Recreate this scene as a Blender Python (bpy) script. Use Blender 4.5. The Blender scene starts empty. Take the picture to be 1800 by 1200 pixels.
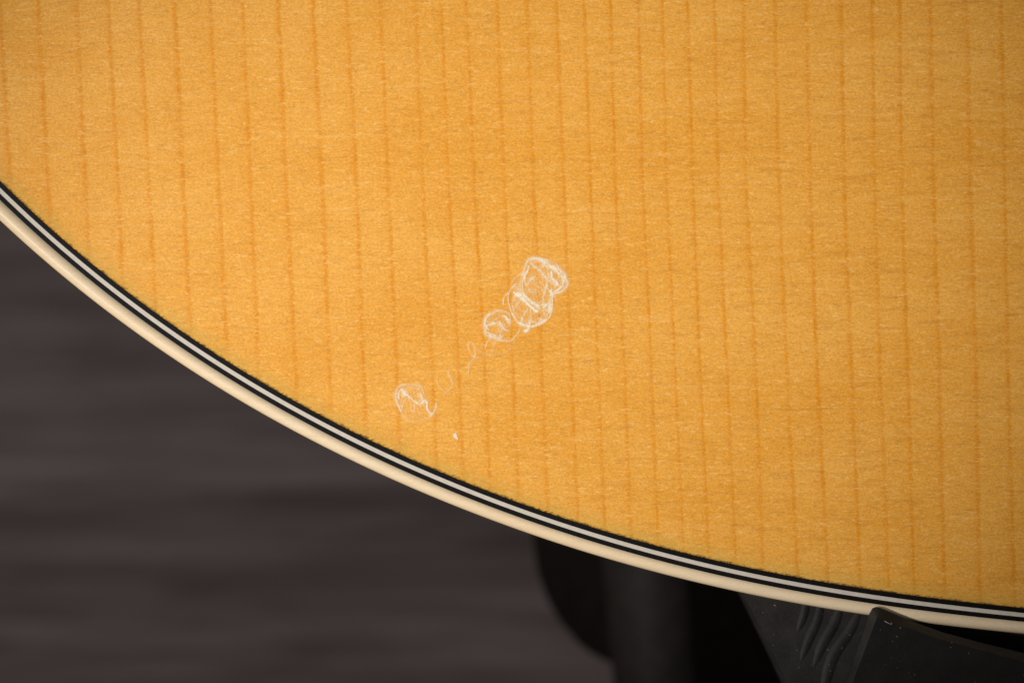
import bpy, bmesh, math, random
import numpy as np
from mathutils import Vector, Matrix
from mathutils.geometry import delaunay_2d_cdt

random.seed(7)
rng = np.random.default_rng(7)
scene = bpy.context.scene
COL = scene.collection

# ------------------------------------------------------------------ frame of reference
# The guitar top leans back on its stand.  Its plane is a local frame (x right, y up the
# grain, z out of the top); 16 reference units = 1 mm.
U = 1.0 / 16000.0
D = 0.3125                              # camera to guitar top, metres
LEAN = math.radians(55)
H = 0.170
M = Matrix.Translation((0, 0, H)) @ Matrix.Rotation(LEAN, 4, 'X')

def L(px, py, z=0.0):
    """point of the guitar frame seen at (px,py) when it lies z metres in front of the top"""
    k = (D - z) / D
    return Vector(((px - 900) * U * k, (600 - py) * U * k, z))

# ------------------------------------------------------------------ camera
cd = bpy.data.cameras.new('camera')
cam = bpy.data.objects.new('camera', cd); COL.objects.link(cam)
cam.matrix_world = M @ Matrix.Translation((0, 0, D))
cd.lens = 100; cd.sensor_width = 36
cd.clip_start = 0.01; cd.clip_end = 50
cd.dof.use_dof = True
cd.dof.focus_distance = D
cd.dof.aperture_fstop = 16
scene.camera = cam

# ------------------------------------------------------------------ world and lamps
w = bpy.data.worlds.new('World'); scene.world = w; w.use_nodes = True
bg = w.node_tree.nodes['Background']
bg.inputs[0].default_value = (0.9, 0.92, 1.0, 1); bg.inputs[1].default_value = 0.05

def lamp(name, kind, loc, target, energy, color=(1, 1, 1)):
    ld = bpy.data.lights.new(name, kind); ld.energy = energy; ld.color = color
    o = bpy.data.objects.new(name, ld); COL.objects.link(o)
    p = M @ Vector(loc); t = M @ Vector(target)
    q = (t - p).to_track_quat('-Z', 'Y')
    o.matrix_world = Matrix.Translation(p) @ q.to_matrix().to_4x4()
    return ld
key = lamp('key_lamp', 'SPOT', (-0.42, -0.06, 0.62), L(800, 490), 24, (1, 0.98, 0.96))
key.spot_size = math.radians(11.8); key.spot_blend = 1.0; key.shadow_soft_size = 0.02  # narrow soft beam shaped so its falloff imitates lens vignetting
fill = lamp('fill_lamp', 'AREA', (-0.75, 0.20, 0.6), (-.03, -.02, -.05), 2.3, (1, 0.97, 0.94))
fill.shape = 'RECTANGLE'; fill.size = 0.6; fill.size_y = 0.5

scene.view_settings.view_transform = 'Standard'
scene.view_settings.look = 'None'
scene.view_settings.exposure = 0
scene.view_settings.gamma = 1
scene.render.engine = 'CYCLES'

# ------------------------------------------------------------------ node helpers
class NT:
    def __init__(s, name):
        s.m = bpy.data.materials.new(name); s.m.use_nodes = True
        s.t = s.m.node_tree; s.t.nodes.clear()
        s.out = s.n('ShaderNodeOutputMaterial')
    def n(s, kind, **kw):
        x = s.t.nodes.new(kind)
        for k, v in kw.items(): setattr(x, k, v)
        return x
    def put(s, sock, v):
        if isinstance(v, bpy.types.NodeSocket): s.t.links.new(v, sock)
        elif v is not None: sock.default_value = v
    def math(s, op, a, b=None, c=None, clamp=False):
        x = s.n('ShaderNodeMath', operation=op, use_clamp=clamp)
        s.put(x.inputs[0], a); s.put(x.inputs[1], b)
        if c is not None: s.put(x.inputs[2], c)
        return x.outputs[0]
    def mapr(s, v, a, b, c=0.0, d=1.0):
        x = s.n('ShaderNodeMapRange', interpolation_type='SMOOTHSTEP')
        s.put(x.inputs[0], v)
        for i, q in enumerate((a, b, c, d)): s.put(x.inputs[i + 1], q)
        return x.outputs[0]
    def lin(s, v, a, b, c=0.0, d=1.0):
        x = s.n('ShaderNodeMapRange'); s.put(x.inputs[0], v)
        for i, q in enumerate((a, b, c, d)): s.put(x.inputs[i + 1], q)
        return x.outputs[0]
    def attr(s, name): return s.n('ShaderNodeAttribute', attribute_name=name).outputs['Fac']
    def coords(s):
        """object coordinates in reference units (16 per mm)"""
        tc = s.n('ShaderNodeTexCoord')
        v = s.n('ShaderNodeVectorMath', operation='SCALE'); s.put(v.inputs[0], tc.outputs['Object'])
        v.inputs['Scale'].default_value = 16000.0
        return v.outputs[0]
    def noise(s, vec, sx, sy=None, sz=None, detail=2.0, rough=0.5, seed=0.0):
        """feature sizes in reference units"""
        sy = sy or sx; sz = sz or sx
        v = s.n('ShaderNodeVectorMath', operation='MULTIPLY_ADD'); s.put(v.inputs[0], vec)
        v.inputs[1].default_value = (1 / sx, 1 / sy, 1 / sz)
        v.inputs[2].default_value = (seed * 17.3, seed * 5.1, seed * 9.7)
        x = s.n('ShaderNodeTexNoise'); s.put(x.inputs['Vector'], v.outputs[0])
        x.inputs['Scale'].default_value = 1.0; x.inputs['Detail'].default_value = detail
        x.inputs['Roughness'].default_value = rough
        return x.outputs['Fac']
    def mix(s, f, a, b, mode='MIX'):
        x = s.n('ShaderNodeMix', data_type='RGBA', blend_type=mode)
        s.put(x.inputs[0], f)
        s.put(x.inputs[6], a if isinstance(a, bpy.types.NodeSocket) else (*a, 1))
        s.put(x.inputs[7], b if isinstance(b, bpy.types.NodeSocket) else (*b, 1))
        return x.outputs[2]
    def grey(s, v):
        x = s.n('ShaderNodeCombineColor')
        for i in range(3): s.put(x.inputs[i], v)
        return x.outputs[0]
    def bump(s, h, strength, dist):
        x = s.n('ShaderNodeBump'); x.inputs['Strength'].default_value = strength
        x.inputs['Distance'].default_value = dist; s.put(x.inputs['Height'], h)
        return x.outputs[0]
    def bsdf(s, color, rough=0.5, spec=0.5, normal=None, coat=0.0, coat_rough=0.2, alpha=None, sss=0.0):
        x = s.n('ShaderNodeBsdfPrincipled')
        s.put(x.inputs['Base Color'], color if isinstance(color, bpy.types.NodeSocket) else (*color, 1))
        s.put(x.inputs['Roughness'], rough)
        x.inputs['Specular IOR Level'].default_value = spec
        x.inputs['Coat Weight'].default_value = coat; x.inputs['Coat Roughness'].default_value = coat_rough
        if normal is not None: s.put(x.inputs['Normal'], normal)
        if alpha is not None: s.put(x.inputs['Alpha'], alpha)
        if sss:
            x.inputs['Subsurface Weight'].default_value = sss
            x.inputs['Subsurface Scale'].default_value = 0.0006
        s.t.links.new(x.outputs[0], s.out.inputs[0])
        return s.m

# ------------------------------------------------------------------ materials
def spruce():
    s = NT('amber_spruce'); p = s.coords()
    ph = s.attr('grain_phase'); ed = s.attr('edge_distance')
    fray = s.noise(p, 60, 5, detail=3, rough=0.6, seed=1)
    wob = s.noise(p, 40, 45, detail=2, seed=2)
    ph2 = s.math('ADD', ph, s.math('ADD', s.math('MULTIPLY', s.math('SUBTRACT', fray, 0.5), 0.12),
                                   s.math('MULTIPLY', s.math('SUBTRACT', wob, 0.5), 0.05)))
    f = s.math('FRACT', ph2)
    r = s.n('ShaderNodeValToRGB'); s.put(r.inputs[0], f)
    e = r.color_ramp.elements
    prof = [(0.0, .95), (0.03, .5), (0.06, .04), (0.45, .04), (0.60, .08), (0.84, .22), (0.915, .55), (0.94, 1.0), (1.0, .95)]
    e[0].position, e[0].color = prof[0][0], (prof[0][1],) * 3 + (1,)
    e[1].position, e[1].color = prof[-1][0], (prof[-1][1],) * 3 + (1,)
    for a, b in prof[1:-1]:
        q = e.new(a); q.color = (b, b, b, 1)
    late = r.outputs[0]
    # each line has its own strength, which also changes along the line
    cell = s.math('FLOOR', s.math('ADD', ph2, 0.6))
    comb = s.n('ShaderNodeCombineXYZ'); s.put(comb.inputs[0], s.math('MULTIPLY', cell, 3.7))
    sep = s.n('ShaderNodeSeparateXYZ'); s.put(sep.inputs[0], p)
    s.put(comb.inputs[1], s.math('MULTIPLY', sep.outputs[1], 1 / 70.0))
    tn = s.n('ShaderNodeTexNoise'); s.put(tn.inputs['Vector'], comb.outputs[0]); tn.inputs['Scale'].default_value = 1; tn.inputs['Detail'].default_value = 3
    tn.inputs['Roughness'].default_value = 0.65
    stren = s.lin(tn.outputs['Fac'], 0.3, 0.7, 0.35, 1.0)
    late = s.math('MULTIPLY', late, stren, clamp=True)
    tone_var = s.noise(p, 260, 150, detail=2, seed=3)
    early = s.mix(s.lin(tone_var, .35, .65), (.800, .352, .041), (.840, .400, .064))  # broad random tone variation of the early wood
    col = s.mix(late, early, (.735, .258, .007))
    # cross-grain silk and short medullary flecks
    silk = s.noise(p, 75, 11, detail=4, rough=.6, seed=4)
    side = s.mapr(sep.outputs[0], -300, 700, 0.35, 1.0)
    sk = s.math('MULTIPLY', s.mapr(silk, .50, .72), side)
    col = s.mix(s.math('MULTIPLY', sk, 0.36), col, (.55, .215, .025))
    pale = s.noise(p, 110, 9, detail=3, rough=.6, seed=14)
    col = s.mix(s.math('MULTIPLY', s.mapr(pale, .50, .78), .27), col, (.92, .52, .15))
    fleck = s.noise(p, 24, 4.6, detail=3, rough=.65, seed=5)
    col = s.mix(s.math('MULTIPLY', s.mapr(fleck, .50, 0.74), .42), col, (.54, .21, .022))
    fleck2 = s.noise(p, 14, 4.2, detail=2, rough=.6, seed=9)
    col = s.mix(s.math('MULTIPLY', s.mapr(fleck2, .52, .74), .5), col, (.93, .54, .16))
    sand = s.noise(p, 4.2, 3.0, detail=2, rough=.75, seed=6)
    col = s.mix(1.0, col, s.grey(s.lin(sand, .25, .75, .77, 1.23)), 'MULTIPLY')
    # olive stain bleeding from the black line, frayed ink at its very edge
    en = s.noise(p, 22, 12, detail=4, rough=.7, seed=7)
    st = s.mapr(s.math('ADD', ed, s.math('MULTIPLY', s.math('SUBTRACT', en, .5), 46)), 0, 34, .40, 0)
    col = s.mix(st, col, (.50, .35, .07))
    ink = s.noise(p, 7, 3.2, detail=3, rough=.8, seed=8)
    ik = s.mapr(s.math('ADD', ed, s.math('MULTIPLY', s.math('SUBTRACT', ink, .5), 16)), -1.5, 4.5, .93, 0)
    col = s.mix(ik, col, (.022, .017, .008))
    h = s.math('ADD', s.math('MULTIPLY', sand, .5), s.noise(p, 9, 5, detail=2, seed=10))
    return s.bsdf(col, .5, .18, s.bump(h, .32, .00006))

def plain(name, col, var=.06, size=14, rough=.4, spec=.4, bump=.1, sss=0):
    s = NT(name); p = s.coords()
    n1 = s.noise(p, size, detail=3, rough=.6); n2 = s.noise(p, 3, detail=1, seed=2)
    g = s.grey(s.math('ADD', s.lin(n1, .3, .7, 1 - var, 1 + var), s.lin(n2, .3, .7, -var * .7, var * .7)))
    c = s.mix(1.0, col, g, 'MULTIPLY')
    return s.bsdf(c, rough, spec, s.bump(n2, bump, .00003), sss=sss)

def cream_mat():
    s = NT('cream_plastic'); p = s.coords()
    along = s.noise(p, 90, 9, detail=3, rough=.6); n2 = s.noise(p, 3, detail=1, seed=2)
    tint = s.noise(p, 420, 420, detail=2, seed=6)
    c = s.mix(s.lin(along, .3, .7), (.80, .615, .39), (.87, .69, .46))
    c = s.mix(s.math('MULTIPLY', s.mapr(tint, .45, .7), .35), c, (.85, .61, .35))
    c = s.mix(1.0, c, s.grey(s.lin(n2, .3, .7, .96, 1.04)), 'MULTIPLY')
    return s.bsdf(c, .33, .35, s.bump(n2, .1, .00003))

def wear_mat():
    s = NT('crazed_lacquer'); p = s.coords()
    a = s.attr('wear'); n1 = s.noise(p, 6, 4, detail=3, rough=.8, seed=3); n2 = s.noise(p, 2.6, detail=1, seed=4)
    g = s.math('MULTIPLY', a, s.lin(n1, .28, .68, .80, 1.2))
    al = s.math('MULTIPLY', g, s.lin(n2, .25, .75, .8, 1.1), clamp=True)
    c = s.mix(s.mapr(a, .2, .9), (1.0, .72, .27), (.97, .81, .58))
    return s.bsdf(c, .5, .15, s.bump(a, .5, .00010), alpha=al)

def rubber_mat(name, col, dust=True, rough=.6, spec=.12):
    s = NT(name); p = s.coords()
    n1 = s.noise(p, 40, detail=4, rough=.65); n2 = s.noise(p, 4, detail=2, rough=.7, seed=5)
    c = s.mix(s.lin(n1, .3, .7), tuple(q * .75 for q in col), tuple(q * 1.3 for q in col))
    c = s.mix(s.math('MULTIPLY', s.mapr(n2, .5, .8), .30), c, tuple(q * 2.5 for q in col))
    if dust:
        v = s.n('ShaderNodeTexVoronoi'); s.put(v.inputs['Vector'], p); v.inputs['Scale'].default_value = 1 / 10.0
        big = s.noise(p, 60, detail=1, seed=8)
        thr = s.lin(big, .35, .7, .03, .12)
        d = s.math('LESS_THAN', v.outputs['Distance'], s.math('MULTIPLY', thr, s.lin(n1, .3, .7, .3, 1.3)))
        c = s.mix(s.math('MULTIPLY', d, .8), c, (.34, .30, .23))
    return s.bsdf(c, rough, spec, s.bump(s.math('ADD', n2, s.math('MULTIPLY', n1, .6)), .35, .00012))

def floor_mat():
    s = NT('smoked_oak_laminate'); p = s.coords()
    oi = s.n('ShaderNodeObjectInfo')
    off = s.n('ShaderNodeVectorMath', operation='ADD'); s.put(off.inputs[0], p)
    cx = s.n('ShaderNodeCombineXYZ'); s.put(cx.inputs[0], s.math('MULTIPLY', oi.outputs['Random'], 90000)); s.put(cx.inputs[2], s.math('MULTIPLY', oi.outputs['Random'], 5000))
    s.put(off.inputs[1], cx.outputs[0]); q = off.outputs[0]
    bend = s.noise(q, 2600, 900, detail=2, seed=4)
    warp = s.n('ShaderNodeVectorMath', operation='ADD'); s.put(warp.inputs[0], q)
    cy = s.n('ShaderNodeCombineXYZ'); s.put(cy.inputs[1], s.math('MULTIPLY', bend, 420)); s.put(warp.inputs[1], cy.outputs[0])
    g1 = s.noise(warp.outputs[0], 1300, 130, 400, detail=4, rough=.6, seed=1)
    g2 = s.noise(warp.outputs[0], 520, 48, 400, detail=3, rough=.6, seed=2)
    blot = s.noise(q, 1100, 260, detail=3, rough=.6, seed=3)
    t = s.math('ADD', s.math('MULTIPLY', g1, .55), s.math('MULTIPLY', g2, .45))
    c = s.mix(s.lin(t, .40, .60), (.26, .196, .184), (.46, .368, .348))
    c = s.mix(s.math('MULTIPLY', s.mapr(blot, .52, .68), .55), c, (.155, .112, .105))
    c = s.mix(1.0, c, oi.outputs['Color'], 'MULTIPLY')
    return s.bsdf(c, .5, .3, s.bump(g2, .15, .0003))

MAT = dict(
    spruce=spruce(),
    black=plain('black_fibre', (.0065, .0050, .0045), .35, 8, .5, .10, .1),
    white=plain('grey_white_fibre', (.60, .53, .44), .06, 10, .4, .35, .1),
    cream=cream_mat(), wear=wear_mat(),
    side=plain('dark_rosewood', (.05, .022, .012), .3, 30, .3, .5),
    rubber=rubber_mat('dusty_black_rubber', (.0115, .0096, .0088)),
    matt=rubber_mat('dark_plate_black', (.0105, .0075, .0066), False, .8, .02),
    gap_shade=rubber_mat('gap_shade_black', (.0028, .0018, .0016), False, .9, .01),  # near-black, the shade between post and block put into the colour
    edge=rubber_mat('lit_edge_rubber', (.026, .024, .023), False, .55, .15),  # paler rubber, paints the lit look of chamfers and rims
    rubber2=rubber_mat('worn_black_rubber', (.019, .0168, .0155), True, .55),
    metal=rubber_mat('matt_black_metal', (.0165, .0135, .0124), False, .6, .08),
    floor=floor_mat(),
    dust=plain('pale_fibre', (.30, .28, .25), .1))

# ------------------------------------------------------------------ object helpers
def empty(name, label, cat, mat=None, group=None):
    o = bpy.data.objects.new(name, None); COL.objects.link(o)
    o.empty_display_size = .02
    if mat is not None: o.matrix_world = mat
    o['label'] = label; o['category'] = cat
    if group: o['group'] = group
    return o

def mesh_obj(name, verts, faces, mat, parent=None, smooth=True, attrs=None):
    me = bpy.data.meshes.new(name)
    me.from_pydata([tuple(v) for v in verts], [], [tuple(int(i) for i in f) for f in faces])
    me.materials.append(mat)
    for k, a in (attrs or {}).items():
        at = me.attributes.new(k, 'FLOAT', 'POINT'); at.data.foreach_set('value', np.asarray(a, dtype=np.float32))
    if smooth: me.polygons.foreach_set('use_smooth', [True] * len(me.polygons))
    me.update()
    o = bpy.data.objects.new(name, me); COL.objects.link(o)
    if parent is not None: o.parent = parent
    return o

def bm_obj(name, bm, mat, parent=None, smooth=False):
    bmesh.ops.recalc_face_normals(bm, faces=bm.faces)
    me = bpy.data.meshes.new(name); bm.to_mesh(me); bm.free(); me.materials.append(mat)
    if smooth: me.polygons.foreach_set('use_smooth', [True] * len(me.polygons))
    o = bpy.data.objects.new(name, me); COL.objects.link(o)
    if parent is not None: o.parent = parent
    return o

# ------------------------------------------------------------------ outline of the guitar top (reference units, y down)
edge = np.array([(0, 316), (25, 342), (60, 377), (105, 418), (198, 492), (300, 568), (350, 601), (420, 647), (560, 727), (627, 763),
                 (693, 795), (760, 822), (800, 840.5), (850, 860.5), (920, 885), (958, 899), (1017, 917.5), (1100, 943), (1250, 983),
                 (1310, 996), (1370, 1008), (1439, 1021), (1578, 1042), (1680, 1055.5), (1800, 1068)], float)
tx = (edge[:, 0] - 900) / 900
cf = np.polyfit(tx, edge[:, 1], 5); dcf = np.polyder(cf)
xs = np.linspace(0, 1800, 150)
inside = np.stack([xs, np.polyval(cf, (xs - 900) / 900)], 1)

def walk(p, ang, radii, step=16.0):
    """continue an edge from p in direction ang, turning along the listed (arc angle, radius)"""
    out = []; x, y = p
    for da, R in radii:
        n = max(2, int(abs(da) * R / step))
        for _ in range(n):
            ang += da / n; x += math.cos(ang) * abs(da) * R / n; y += math.sin(ang) * abs(da) * R / n
            out.append((x, y))
    return out, ang
CX = 2190.0
a1 = math.atan(np.polyval(dcf, 1.0) / 900)
right = []
# right: flatten to horizontal at the centre line
n = 24; x0, y0 = inside[-1]
for i in range(1, n + 1):
    t = i / n; x = x0 + (CX - x0) * t
    right.append((x, y0 + math.tan(a1) * (CX - x0) * (t - t * t / 2)))
# left: round the lower bout, then waist and upper bout
a0 = math.atan(np.polyval(dcf, -1.0) / 900)
left, ang = walk(inside[0], math.pi + a0, [(math.pi / 2 - a0, 2080)])
lx, ly = left[-1]
def cat(P, n=20):
    out = []
    for i in range(1, len(P) - 2):
        p0, p1, p2, p3 = [np.array(q, float) for q in P[i - 1:i + 3]]
        for k in range(n):
            t = k / n
            out.append(tuple(.5 * (2 * p1 + (p2 - p0) * t + (2 * p0 - 5 * p1 + 4 * p2 - p3) * t * t + (-p0 + 3 * p1 - 3 * p2 + p3) * t ** 3)))
    return out
upper = cat([(lx + 20, ly + 500), (lx, ly), (lx + 150, ly - 800), (CX - 2080, -3000), (CX - 1930, -3650), (CX - 2080, -4300), (CX - 2240, -5100),
             (CX - 2000, -6000), (CX - 1200, -6650), (CX, -6850), (CX + 1200, -6650)])
half = [tuple(q) for q in inside[::-1]] + left + upper[1:]       # from right edge of frame round the left to the top
half = [q for q in right[::-1]][0:] + half                        # starts at bottom centre
half.append((CX, -6850))
other = [(2 * CX - x, y) for x, y in half[1:-1]][::-1]
loop = np.array(half + other)                                     # closed, clockwise on screen
seg = np.roll(loop, -1, 0) - loop
keep = np.hypot(seg[:, 0], seg[:, 1]) > 3
loop = loop[keep]
N = len(loop)
tan = np.roll(loop, -1, 0) - np.roll(loop, 1, 0)
tan /= np.linalg.norm(tan, axis=1)[:, None]
nor = np.stack([tan[:, 1], -tan[:, 0]], 1)
# outward test: at the bottom centre outward is +y
if nor[0, 1] < 0: nor = -nor
for _ in range(3): nor = (np.roll(nor, 1, 0) + nor + np.roll(nor, -1, 0)) / 3
nor /= np.linalg.norm(nor, axis=1)[:, None]

def ring_sweep(profile, width=None):
    """profile: list of (offset, depth mm) or functions of x; returns verts, faces"""
    V = []; F = []
    for k in range(N):
        for (o, z) in profile:
            oo = o(loop[k, 0]) if callable(o) else o
            p = loop[k] + nor[k] * oo
            V.append(((p[0] - 900) * U, (600 - p[1]) * U, z / 1000))
    m = len(profile)
    for k in range(N):
        k2 = (k + 1) % N
        for j in range(m - 1):
            F.append((k * m + j, k * m + j + 1, k2 * m + j + 1, k2 * m + j))
    return V, F

guitar = empty('acoustic_guitar', 'amber spruce guitar top with cream edge binding and pale ring scratches, resting on black stand', 'guitar', M)

# ---- soundboard
def pts_grid(x0, x1, y0, y1, st):
    X, Y = np.meshgrid(np.arange(x0, x1, st), np.arange(y0, y1, st)); return np.stack([X.ravel(), Y.ravel()], 1)
fine = pts_grid(-60, 1880, -60, 1100, 11)
mid = pts_grid(-700, 5100, -1500, 1100, 110); mid = mid[~((mid[:, 0] > -100) & (mid[:, 0] < 1920) & (mid[:, 1] > -100))]
coarse = pts_grid(-700, 5100, -6900, -1550, 400)
P = np.vstack([fine, mid, coarse])
def loop_dist(P):
    d = np.full(len(P), 1e9); ins = np.zeros(len(P), bool)
    A = loop; B = np.roll(loop, -1, 0)
    for i in range(N):
        ab = B[i] - A[i]; t = np.clip(((P - A[i]) @ ab) / (ab @ ab), 0, 1)
        q = A[i] + t[:, None] * ab
        d = np.minimum(d, np.hypot(*(P - q).T))
        c = ((A[i, 1] > P[:, 1]) != (B[i, 1] > P[:, 1]))
        xi = (B[i, 0] - A[i, 0]) * (P[:, 1] - A[i, 1]) / ((B[i, 1] - A[i, 1]) or 1e-9) + A[i, 0]
        ins ^= c & (P[:, 0] < xi)
    return d, ins
dd, ins = loop_dist(P)
P = P[ins & (dd > 4)]; dd = dd[ins & (dd > 4)]
allp = [Vector(tuple(q)) for q in loop] + [Vector(tuple(q)) for q in P]
cv, _, cfaces, *_ = delaunay_2d_cdt(allp, [(i, (i + 1) % N) for i in range(N)], [], 1, 1e-4)
cvn = np.array([tuple(v) for v in cv])
d2, _ = loop_dist(cvn); d2[d2 < 1e-3] = 0

R0 = [2, 70, 138, 193, 247, 310, 373, 428, 492, 553, 613, 671, 734, 778, 822, 876, 929, 981, 1029, 1075, 1124, 1166, 1210, 1258, 1308, 1364, 1419, 1481, 1535, 1583, 1637, 1702, 1762]
R3 = [20, 87, 153, 210, 264, 324, 387, 442, 505, 569, 629, 684, 746, 790, 835, 888, 940, 993, 1040, 1083, 1132, 1173, 1220, 1264, 1313, 1371, 1426, 1486, 1539, 1586, 1642, 1708, 1768]
R6 = [35, 102, 168, 225, 279, 339, 402, 455, 521, 580, 640, 698, 762, 807, 853, 902, 953, 1005, 1052, 1098, 1146, 1187, 1231, 1278, 1329, 1384, 1437, 1498, 1548, 1596, 1652, 1717, 1773]
R9 = [x + 13 for x in R6[:17]] + [1018, 1065, 1110, 1158, 1201, 1245, 1292, 1340, 1400, 1452, 1510, 1560, 1605, 1659, 1722, 1782]
rows = [np.array(r, float) for r in (R0, R3, R6, R9)]
def ext(r): return np.concatenate([r[0] - 56 * np.arange(60, 0, -1), r, r[-1] + 52 * np.arange(1, 90)])
rows = [ext(r) for r in rows]
idx = np.arange(len(rows[0]), dtype=float)
def phase(x, y):
    yr = [30, 330, 630, 930]
    ph = [np.interp(x, r, idx) for r in rows]
    # interpolate line positions rather than phases: rows are nearly parallel so phase blending is enough
    out = np.where(y < 330, ph[0] + (ph[1] - ph[0]) * (np.clip(y, -1200, 330) - 30) / 300,
          np.where(y < 630, ph[1] + (ph[2] - ph[1]) * (y - 330) / 300, ph[2] + (ph[3] - ph[2]) * (y - 630) / 300))
    return out
php = phase(cvn[:, 0], cvn[:, 1])
zs = -0.00012 * np.exp(-d2 / 26.0)
verts = np.stack([(cvn[:, 0] - 900) * U, (600 - cvn[:, 1]) * U, zs * 0], 1)
nrm_ok = []
for f in cfaces:
    a, b, c = [cvn[i] for i in f[:3]]
    cr = (b[0] - a[0]) * (c[1] - a[1]) - (b[1] - a[1]) * (c[0] - a[0])
    nrm_ok.append(f[::-1] if cr > 0 else f)
board = mesh_obj('soundboard', verts, nrm_ok, MAT['spruce'], guitar, True, {'grain_phase': php, 'edge_distance': d2})

# ---- inlaid lines and binding, each a closed strip set into the rim
def strip(name, o0, o1, mat, z=0.004):
    V, F = ring_sweep([(o0 + .5, -.5), (o0, z), (o1, z), (o1 - .5, -.5)])
    return mesh_obj(name, V, F, mat, guitar, False)
strip('purfling', 0, 8.6, MAT['black'])
strip('purfling', 8.6, 15.8, MAT['white'], .006)['label'] = 'thin grey-white inlaid line between the two black lines'
strip('purfling', 15.8, 24.0, MAT['black'])
def bw(x): return 22.0 + 6.0 * max(0.0, min(1.0, (900 - x) / 950)) ** 1.5
prof = [(24.0, -.5), (24.0, .006)]
for t in np.linspace(0, 1, 12):
    a = t * math.pi / 2
    prof.append(((lambda x, a=a: 24 + bw(x) - 13.0 + 13.0 * math.sin(a)), .006 - 0.9 * (1 - math.cos(a))))
prof.append((lambda x: 24 + bw(x), -6.0))
V, F = ring_sweep(prof)
mesh_obj('binding', V, F, MAT['cream'], guitar, True)
V, F = ring_sweep([(lambda x: 23 + bw(x), -6.0), (lambda x: 23 + bw(x), -50.0), (lambda x: 20 + bw(x), -98.0)])
mesh_obj('side', V, F, MAT['side'], guitar, True)
Vb = [((p[0] + n_[0] * 40 - 900) * U, (600 - p[1] - n_[1] * 40) * U, -.098) for p, n_ in zip(loop, nor)]
mesh_obj('back', Vb, [tuple(range(N))], MAT['side'], guitar, False)

# ---- ring shaped scratches in the lacquer, sub-parts of the soundboard
def Z1(pts, k=6.67, ox=830, oy=440): return [(ox + u / k, oy + v / k) for u, v in pts]
def smooth_line(pts, n=8):
    if len(pts) < 3: 
        a, b = np.array(pts[0]), np.array(pts[-1]); return np.array([a + (b - a) * t for t in np.linspace(0, 1, n)])
    q = [tuple(2 * np.array(pts[0]) - np.array(pts[1]))] + list(pts) + [tuple(2 * np.array(pts[-1]) - np.array(pts[-2]))]
    o = cat(q, n); o.append(tuple(pts[-1])); return np.array(o)
def seg_field(X, Y, line, wd, inten, soft):
    best = np.zeros_like(X); m = len(line)
    for i in range(m - 1):
        a, b = line[i], line[i + 1]; ab = b - a; L2 = ab @ ab + 1e-9
        t = np.clip(((X - a[0]) * ab[0] + (Y - a[1]) * ab[1]) / L2, 0, 1)
        d = np.hypot(X - a[0] - t * ab[0], Y - a[1] - t * ab[1])
        u = (i + t) / (m - 1)
        ww = (wd * 1.6 + 1.1) * (0.90 + 0.25 * np.sin(3.1 * u * 3 + line[0][0])) * (0.55 + 0.45 * np.minimum(1, np.minimum(u, 1 - u) * 7))
        best = np.maximum(best, inten * np.exp(-(d / (ww * .5)) ** soft))
    return best
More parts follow.
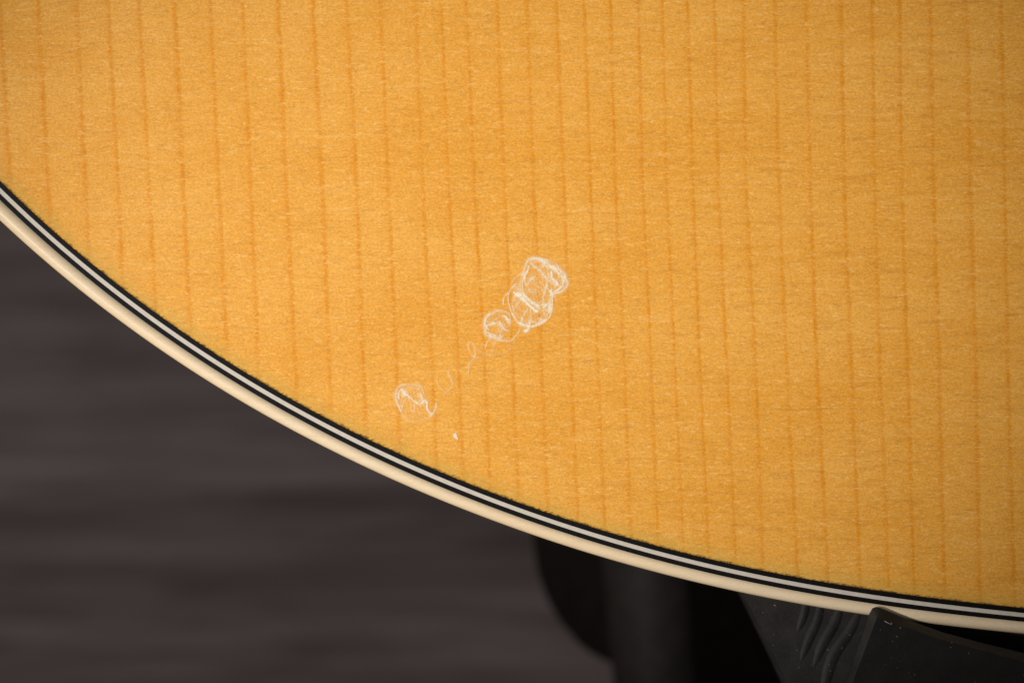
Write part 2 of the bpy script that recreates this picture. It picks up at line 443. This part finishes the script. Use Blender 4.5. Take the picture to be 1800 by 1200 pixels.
def scratch(strokes, label, z, st=.9, wisps=()):
    P = np.vstack([np.array(s[0]) for s in strokes]); pad = 6
    x0, y0 = P.min(0) - pad; x1, y1 = P.max(0) + pad
    X, Y = np.meshgrid(np.arange(x0, x1, st), np.arange(y0, y1, st))
    Wf = np.zeros_like(X)
    ss = list(strokes)
    for (cx, cy, rx, ry, n, a) in wisps:                 # faint extra hairlines left by the same knocks
        for _ in range(n):
            t0 = rng.uniform(0, 6.28); tl = rng.uniform(.5, 1.5); k = rng.uniform(.7, 1.0); ox, oy = rng.normal(0, 1.5, 2)
            ss.append(([(cx + ox + rx * k * math.cos(t) + rng.normal(0, 1.3), cy + oy + ry * k * math.sin(t) + rng.normal(0, 1.3)) for t in np.linspace(t0, t0 + tl, 6)], rng.uniform(.7, 1.3), a * rng.uniform(.5, 1)))
        for _ in range(n // 2):
            u, v = rng.uniform(-.75, .75, 2); g = rng.uniform(0, 6.28); l = rng.uniform(.15, .5)
            ss.append(([(cx + rx * (u - l * math.cos(g)), cy + ry * (v - l * math.sin(g))), (cx + rx * (u + .1), cy + ry * v), (cx + rx * (u + l * math.cos(g)), cy + ry * (v + l * math.sin(g)))], rng.uniform(.8, 2.0), a * rng.uniform(.4, .9)))
    for (cx, cy, rx, ry, n, a) in wisps:
        Wf = np.maximum(Wf, .34 * np.exp(-(((X - cx) / rx) ** 2 + ((Y - cy) / ry) ** 2) ** 2) * (.5 + .5 * np.sin(X * .9 + Y * .35 + cx) * np.sin(Y * .6 - X * .2)))
    for pts, wd, inten in ss:
        f = seg_field(X, Y, smooth_line(pts), wd, inten, 1.6)
        Wf = 1 - (1 - Wf) * (1 - np.clip(f * 1.12, 0, .95))
    # brushed break-up inside each mark
    h, wdt = X.shape
    br = rng.normal(0, 1, (h, wdt)); 
    for _ in range(2): br = (br + np.roll(br, 1, 0) + np.roll(br, 1, 1) + np.roll(br, (1, 1), (0, 1))) / 4
    Wf = np.clip(Wf * (1 + br * .18), 0, 1)
    Wf[Wf < .035] = 0
    cell = (Wf[:-1, :-1] + Wf[1:, :-1] + Wf[:-1, 1:] + Wf[1:, 1:]) > .10
    ii, jj = np.nonzero(cell)
    ids = -np.ones(X.shape, int)
    used = np.zeros(X.shape, bool)
    for a, b in ((0, 0), (1, 0), (0, 1), (1, 1)): used[ii + a, jj + b] = True
    ids[used] = np.arange(used.sum())
    V = np.stack([(X[used] - 900) * U, (600 - Y[used]) * U, np.full(used.sum(), z) + Wf[used] * 1.5e-5], 1)
    F = np.stack([ids[ii, jj], ids[ii + 1, jj], ids[ii + 1, jj + 1], ids[ii, jj + 1]], 1)
    o = mesh_obj('scratch', V, F, MAT['wear'], board, True, {'wear': Wf[used]})
    o['label'] = label
    return o
K = 1 / 6.67
A = [(Z1(p), w_ * K, i) for p, w_, i in [
    ([(600, 270), (625, 200), (650, 130), (700, 95), (780, 95), (860, 125), (920, 180), (1000, 215), (1060, 260), (1100, 330), (1120, 390), (1090, 450), (1030, 490), (950, 510), (920, 520)], 36, .62),
    ([(690, 140), (720, 105), (780, 110), (840, 140)], 40, .45),
    ([(670, 180), (650, 250), (610, 300), (590, 380), (600, 460), (640, 540), (700, 600), (770, 635), (850, 635), (910, 600), (940, 540), (925, 490), (935, 460)], 15, .75),
    ([(470, 370), (510, 320), (560, 290), (610, 275), (650, 240)], 9, .65),
    ([(690, 150), (740, 190), (800, 240), (850, 300), (900, 350), (960, 390), (1010, 410)], 30, .5),
    ([(800, 110), (850, 150), (820, 190)], 24, .5),
    ([(930, 260), (940, 320), (980, 370), (1010, 400)], 26, .75),
    ([(740, 305), (690, 340), (650, 400)], 28, .62),
    ([(700, 370), (760, 410), (820, 450), (840, 480)], 22, .36),
    ([(880, 400), (860, 460), (840, 540), (835, 620), (845, 700), (850, 760)], 17, .6),
    ([(910, 190), (890, 230), (900, 310)], 9, .5),
    ([(1040, 280), (1065, 340), (1065, 400), (1030, 450), (960, 480)], 11, .6),
    ([(650, 250), (620, 330), (640, 420)], 10, .4), ([(900, 200), (960, 225), (1030, 280)], 22, .5)]]
scratch(A, 'uppermost and whitest ring of the lacquer scratches, lobed at its right', 2.0e-5, wisps=[(957, 492, 36, 36, 16, .4), (975, 490, 22, 26, 8, .35)])
B = [(Z1(p), w_ * K, i) for p, w_, i in [
    ([(520, 390), (470, 440), (435, 500), (425, 570), (440, 650), (470, 730), (510, 800), (560, 850), (630, 880), (720, 885), (800, 860), (860, 820), (910, 780), (935, 700), (945, 620), (950, 540)], 15, .6),
    ([(600, 290), (575, 360), (565, 430), (590, 500)], 26, .45),
    ([(480, 430), (520, 440), (560, 500)], 55, .42),
    ([(490, 490), (560, 540), (620, 590), (680, 650), (740, 700), (770, 720)], 24, .92),
    ([(540, 500), (620, 550), (700, 600), (760, 650), (800, 680)], 30, .6),
    ([(600, 500), (700, 610), (790, 645)], 18, .55),
    ([(850, 660), (900, 640), (915, 700), (870, 700)], 46, .62), ([(930, 560), (925, 640), (905, 710)], 22, .5),
    ([(570, 580), (530, 630), (495, 690)], 13, .5), ([(510, 530), (490, 600)], 20, .45),
    ([(660, 680), (620, 740), (590, 800), (570, 870)], 13, .5), ([(690, 690), (690, 760), (680, 830), (670, 880)], 22, .45),
    ([(530, 850), (600, 880), (670, 895), (640, 950)], 24, .45), ([(665, 925), (620, 950)], 26, .75),
    ([(910, 790), (830, 850), (740, 893), (660, 895)], 9, .5), ([(880, 760), (820, 800), (760, 800)], 9, .3),
    ([(570, 910), (540, 970), (510, 1010), (470, 1050)], 10, .6),
    ([(425, 500), (385, 540), (368, 590), (375, 640)], 11, .62)]]
scratch(B, 'second ring of lacquer scratches with a bright diagonal stroke, under the uppermost ring', 3.0e-5, wisps=[(933, 537, 36, 36, 18, .38), (925, 530, 20, 22, 6, .3)])
C = [(Z1(p), w_ * K, i) for p, w_, i in [
    ([(440, 740), (380, 710), (300, 705), (220, 740), (160, 790), (145, 850), (150, 930), (170, 990), (230, 1010), (300, 1040), (380, 1060), (450, 1060), (490, 1040)], 26, .55),
    ([(200, 880), (240, 840), (300, 790), (350, 760), (400, 770)], 34, .30), ([(360, 760), (410, 790), (440, 850), (455, 820), (440, 750)], 16, .45),
    ([(210, 880), (260, 860), (320, 840), (350, 870), (380, 920), (430, 945)], 11, .6),
    ([(320, 860), (350, 900), (340, 960), (330, 1020)], 28, .42), ([(180, 960), (240, 985), (300, 1000)], 12, .6),
    ([(220, 1030), (180, 1080), (155, 1160)], 10, .5), ([(280, 1060), (260, 1120), (240, 1190)], 20, .35),
    ([(205, 740), (165, 800), (160, 880), (200, 930)], 12, .5)]]
scratch(C, 'third, smaller ring of lacquer scratches, left of the bright diagonal stroke', 4.0e-5, wisps=[(876, 573, 24, 25, 14, .38)])
k1 = 3.158
T = [(Z1(p, k1, 660, 420), w_ / k1, i) for p, w_, i in [
    ([(520, 610), (518, 585), (535, 573), (550, 595), (556, 640), (545, 665), (525, 690), (518, 730), (515, 760)], 9, .42),
    ([(520, 610), (535, 640), (552, 650)], 6, .35),
    ([(558, 600), (590, 625), (630, 640), (672, 640)], 5, .34), ([(665, 642), (720, 632), (760, 595), (782, 555)], 8, .22),
    ([(552, 655), (580, 657), (612, 645)], 8, .25)]]
scratch(T, 'faint Y-shaped tail of the lacquer scratches, below the third ring', 5.0e-5)
Q = [(Z1(p, k1, 660, 420), w_ / k1, i) for p, w_, i in [
    ([(412, 722), (407, 748), (420, 770), (430, 800), (422, 825), (400, 843), (384, 858)], 9, .42), ([(340, 780), (350, 810), (372, 835)], 5, .35)]]
scratch(Q, 'small faint hook-shaped scratch between the tail and the lowest ring', 2.0e-5)
E = [(Z1(p, 8, 680, 640), w_ / 8, i) for p, w_, i in [
    ([(260, 285), (190, 300), (145, 350), (130, 420), (135, 500), (170, 580), (200, 650)], 32, .55),
    ([(200, 650), (230, 720), (290, 770), (380, 795), (470, 790), (560, 770), (630, 720), (680, 660), (700, 590), (697, 520)], 26, .36),
    ([(695, 560), (690, 610), (650, 690), (610, 730)], 14, .42),
    ([(260, 285), (340, 285), (430, 290), (490, 330), (520, 400)], 30, .45), ([(220, 370), (250, 400), (270, 430)], 54, .75),
    ([(180, 500), (168, 430), (190, 370), (230, 340)], 13, .65), ([(290, 430), (350, 480), (400, 520), (460, 560)], 16, .7),
    ([(480, 420), (500, 480), (520, 520), (480, 560)], 34, .55), ([(560, 510), (570, 560), (570, 620), (610, 680), (650, 690)], 18, .75),
    ([(520, 520), (570, 530)], 34, .6), ([(270, 480), (240, 550), (215, 620)], 18, .4), ([(400, 570), (385, 640), (375, 690)], 18, .42),
    ([(430, 420), (480, 430)], 30, .4), ([(350, 560), (330, 640)], 12, .2)]]
scratch(E, 'lowest ring of the lacquer scratches, nearest the binding', 3.0e-5, wisps=[(728, 704, 28, 28, 12, .28)])
S = [(Z1([(975, 970), (960, 1005), (998, 1050)], 8, 680, 640), 20 / 8, 1.0), (Z1([(962, 1000), (975, 1015)], 8, 680, 640), 22 / 8, 1.0)]
scratch(S, 'tiny bright white chip below the lowest ring of scratches', 2.0e-5, st=.6)
for (x, y) in ((1722, 252), (1112, 744), (1152, 669), (1498, 473)):
    scratch([([(x - .8, y - 1.2), (x, y), (x + .8, y + 1)], 2.2, .38)], 'pinprick pale fleck in the lacquer', 2.0e-5, st=.7)

# ------------------------------------------------------------------ floor: smoked laminate planks
floor = bpy.data.objects.new('floor', None); COL.objects.link(floor); floor['kind'] = 'structure'
FROT = math.radians(2.2); floor.rotation_euler = (0, 0, FROT)
camw = cam.matrix_world.translation
def floor_hit(px, py):
    d = (M @ L(px, py)) - camw
    return camw - d * (camw.z / d.z)
fh = floor_hit(500, 852); seam = fh.y * math.cos(FROT) - fh.x * math.sin(FROT)
pw = 0.125; plen = 1.25
pm = None
def plank_mesh(width, length):
    bm = bmesh.new()
    bmesh.ops.create_cube(bm, size=1)
    for v in bm.verts: v.co = Vector((v.co.x * (length - .0004), v.co.y * (width - .0004), v.co.z * .008 - .004))
    bmesh.ops.bevel(bm, geom=[e for e in bm.edges if all(v.co.z > -.001 for v in e.verts)], offset=.0006, segments=2, affect='EDGES')
    me = bpy.data.meshes.new('plank'); bmesh.ops.recalc_face_normals(bm, faces=bm.faces); bm.to_mesh(me); bm.free(); me.materials.append(MAT['floor'])
    return me
pmesh = plank_mesh(pw, plen)
for j in range(-5, 8):
    for i in range(-1, 2):
        o = bpy.data.objects.new('plank', pmesh); COL.objects.link(o); o.parent = floor
        sh = (.37 * j) % 1.0
        tone = (1.0, .80, 1.12, .9)[(j + 5 + 2 * i) % 4] if j not in (0, -1) else (1.12 if j == 0 else .84)
        o.color = (tone, tone, tone * .99, 1)
        o.location = ((i + sh - .35) * plen, seam + pw * (j + .5), 0)

# ------------------------------------------------------------------ guitar stand
stand = empty('guitar_stand', 'dusty black rubber cradle and dark post of a guitar stand under the guitar edge', 'guitar stand', M)

def prism(name, outer, z_front, z_back, mat, inner=None, bevel=0, parent=stand, smooth=False, edge_mat=None):
    """outer: silhouette points (reference pixels at depth z_front); inner: front face inside a sloping chamfer"""
    bm = bmesh.new(); n_ = len(outer); cham = []
    o1 = [bm.verts.new(L(x, y, z_front - (.0016 if inner else 0))) for x, y in outer]
    o2 = [bm.verts.new(Vector((v.co.x, v.co.y, z_back))) for v in o1]
    for i in range(n_): bm.faces.new((o1[i], o1[(i + 1) % n_], o2[(i + 1) % n_], o2[i]))
    bm.faces.new(o2[::-1])
    if inner:
        f1 = [bm.verts.new(L(x, y, z_front)) for x, y in inner]
        for i in range(n_):
            fc = bm.faces.new((f1[i], f1[(i + 1) % n_], o1[(i + 1) % n_], o1[i])); fc.material_index = 1
        bm.faces.new(f1)
    else: bm.faces.new(o1)
    if bevel:
        es = [e for e in bm.edges if max(v.co.z for v in e.verts) > z_front - .0018 and e.calc_length() > .0004]
        bmesh.ops.bevel(bm, geom=es, offset=bevel, segments=3, affect='EDGES', clamp_overlap=True, material=1 if edge_mat else -1)
    o = bm_obj(name, bm, mat, parent, smooth)
    o.data.materials.append(edge_mat or mat)
    return o

# front lip that hooks over the binding
outer = [(1534, 1069), (1540, 1066.5), (1548, 1068), (1569, 1077), (1604, 1092), (1658, 1111), (1729, 1130), (1800, 1147), (1900, 1166), (2010, 1195), (2040, 1300), (2000, 1560), (1480, 1560), (1468, 1300), (1487, 1200), (1527, 1082)]
inner = [(1541, 1085), (1543, 1083.5), (1549, 1086), (1566, 1093), (1601, 1105), (1652, 1122), (1722, 1141), (1800, 1162), (1896, 1182), (1990, 1210), (2018, 1300), (1980, 1540), (1500, 1540), (1484, 1300), (1497, 1200), (1539, 1088)]
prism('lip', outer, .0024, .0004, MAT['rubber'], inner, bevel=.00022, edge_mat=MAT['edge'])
# block behind the lip, under the guitar
blk = [(1290, 1005), (1312, 1052), (1346, 1120), (1384, 1200), (1440, 1330), (1500, 1560), (2000, 1560), (2060, 1300), (2060, 1190), (1900, 1145), (1640, 1100), (1560, 1090), (1500, 1040)]
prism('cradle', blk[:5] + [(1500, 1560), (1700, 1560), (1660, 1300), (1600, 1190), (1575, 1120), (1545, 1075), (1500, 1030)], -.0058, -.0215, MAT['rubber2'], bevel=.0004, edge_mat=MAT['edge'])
prism('cradle_floor', [(1560, 1180), (1700, 1190), (1900, 1210), (2060, 1240), (2060, 1560), (1600, 1560)], -.0005, -.075, MAT['rubber'], bevel=.0006)
# moulded ribs on the inner face of the block
ribs = [([(1418, 1040), (1414, 1075), (1402, 1110)], 9), ([(1446, 1040), (1438, 1085), (1420, 1128), (1408, 1160)], 10),
        ([(1482, 1050), (1468, 1092), (1446, 1132), (1430, 1172)], 11), ([(1516, 1062), (1496, 1105), (1466, 1150), (1452, 1195), (1450, 1230)], 12)]
for pts, wd in ribs:
    ln = smooth_line(pts, 6); V = []; F = []
    for k, p in enumerate(ln):
        t = ln[min(k + 1, len(ln) - 1)] - ln[max(k - 1, 0)]; t = t / np.linalg.norm(t); nn = np.array([-t[1], t[0]])
        tap = math.sin(math.pi * (.08 + .84 * k / (len(ln) - 1))) ** .5
        for a in np.linspace(-1, 1, 7):
            q = p + nn * a * wd * 1.25 * tap
            V.append(L(q[0], q[1], -.0060 + .00045 * tap * (1 - a * a)))
    for k in range(len(ln) - 1):
        for j in range(6): F.append((k * 7 + j, k * 7 + j + 1, k * 7 + j + 8, k * 7 + j + 7))
    mesh_obj('rib', V, F, MAT['rubber2'], stand, True)

def tube(name, pts, rad, mat, parent=stand, seg=28):
    V = []; F = []; m = len(pts)
    for k in range(m):
        a = pts[max(k - 1, 0)]; b = pts[min(k + 1, m - 1)]; t = (b - a).normalized()
        u = t.cross(Vector((0, 0, 1))); u = u.normalized() if u.length > 1e-4 else Vector((1, 0, 0)); v = t.cross(u)
        r = rad[k] if isinstance(rad, (list, tuple)) else rad
        for j in range(seg):
            g = 2 * math.pi * j / seg; V.append(pts[k] + u * r * math.cos(g) + v * r * math.sin(g))
    for k in range(m - 1):
        for j in range(seg): F.append((k * seg + j, k * seg + (j + 1) % seg, (k + 1) * seg + (j + 1) % seg, (k + 1) * seg + j))
    F.append(tuple(range(seg))[::-1]); F.append(tuple((m - 1) * seg + j for j in range(seg)))
    return mesh_obj(name, V, F, mat, parent, True)

# upright post some way behind, running down to the floor
zp = -.095
p1 = L(1128, 760, zp); p2 = L(1168, 1200, zp); dr = (p2 - p1).normalized()
pm_ = p2 + dr * .03
Mi = M.inverted()
down = (Mi.to_3x3() @ Vector((0, 0, -1))).normalized()
floor_pt = pm_ + down * ((M @ pm_).z - .004)
tube('post', [p1, p1.lerp(p2, .5), p2, pm_, pm_.lerp(floor_pt, .5), floor_pt], .0073, MAT['metal'])
tube('foot', [floor_pt - down * .018, floor_pt - down * .003, floor_pt + down * .003], [.007, .0085, .0085], MAT['rubber'])
# rounded dark plate on the left of the post
g = [(930, 860), (936, 940), (944, 1000), (960, 1050), (988, 1098), (1026, 1140), (1066, 1163), (1110, 1176), (1150, 1176), (1120, 860)]
prism('dark_plate', g, -.100, -.104, MAT['matt'], bevel=.0006)
# arm added to fill the gap between post and block, coloured as its shade
shade_arm = [(1235, 940), (1240, 1060), (1250, 1200), (1270, 1560), (1500, 1560), (1440, 1320), (1340, 1010)]
prism('shade_arm', [(1215, 940), (1222, 1060), (1232, 1200), (1250, 1560), (1560, 1560), (1560, 1320), (1560, 1010)], -.072, -.086, MAT['gap_shade'], bevel=.001)

# a lint fibre caught on the tip
fb = [L(1555, 1091, .00255), L(1561, 1094, .0027), L(1567, 1097, .00255), L(1567.5, 1093.5, .0027)]
o = tube('lint_fibre', fb, .00004, MAT['dust'], None, 6)
o.matrix_world = M
o['label'] = 'tiny pale lint fibre stuck just below the tip of the black rubber lip'; o['category'] = 'lint'
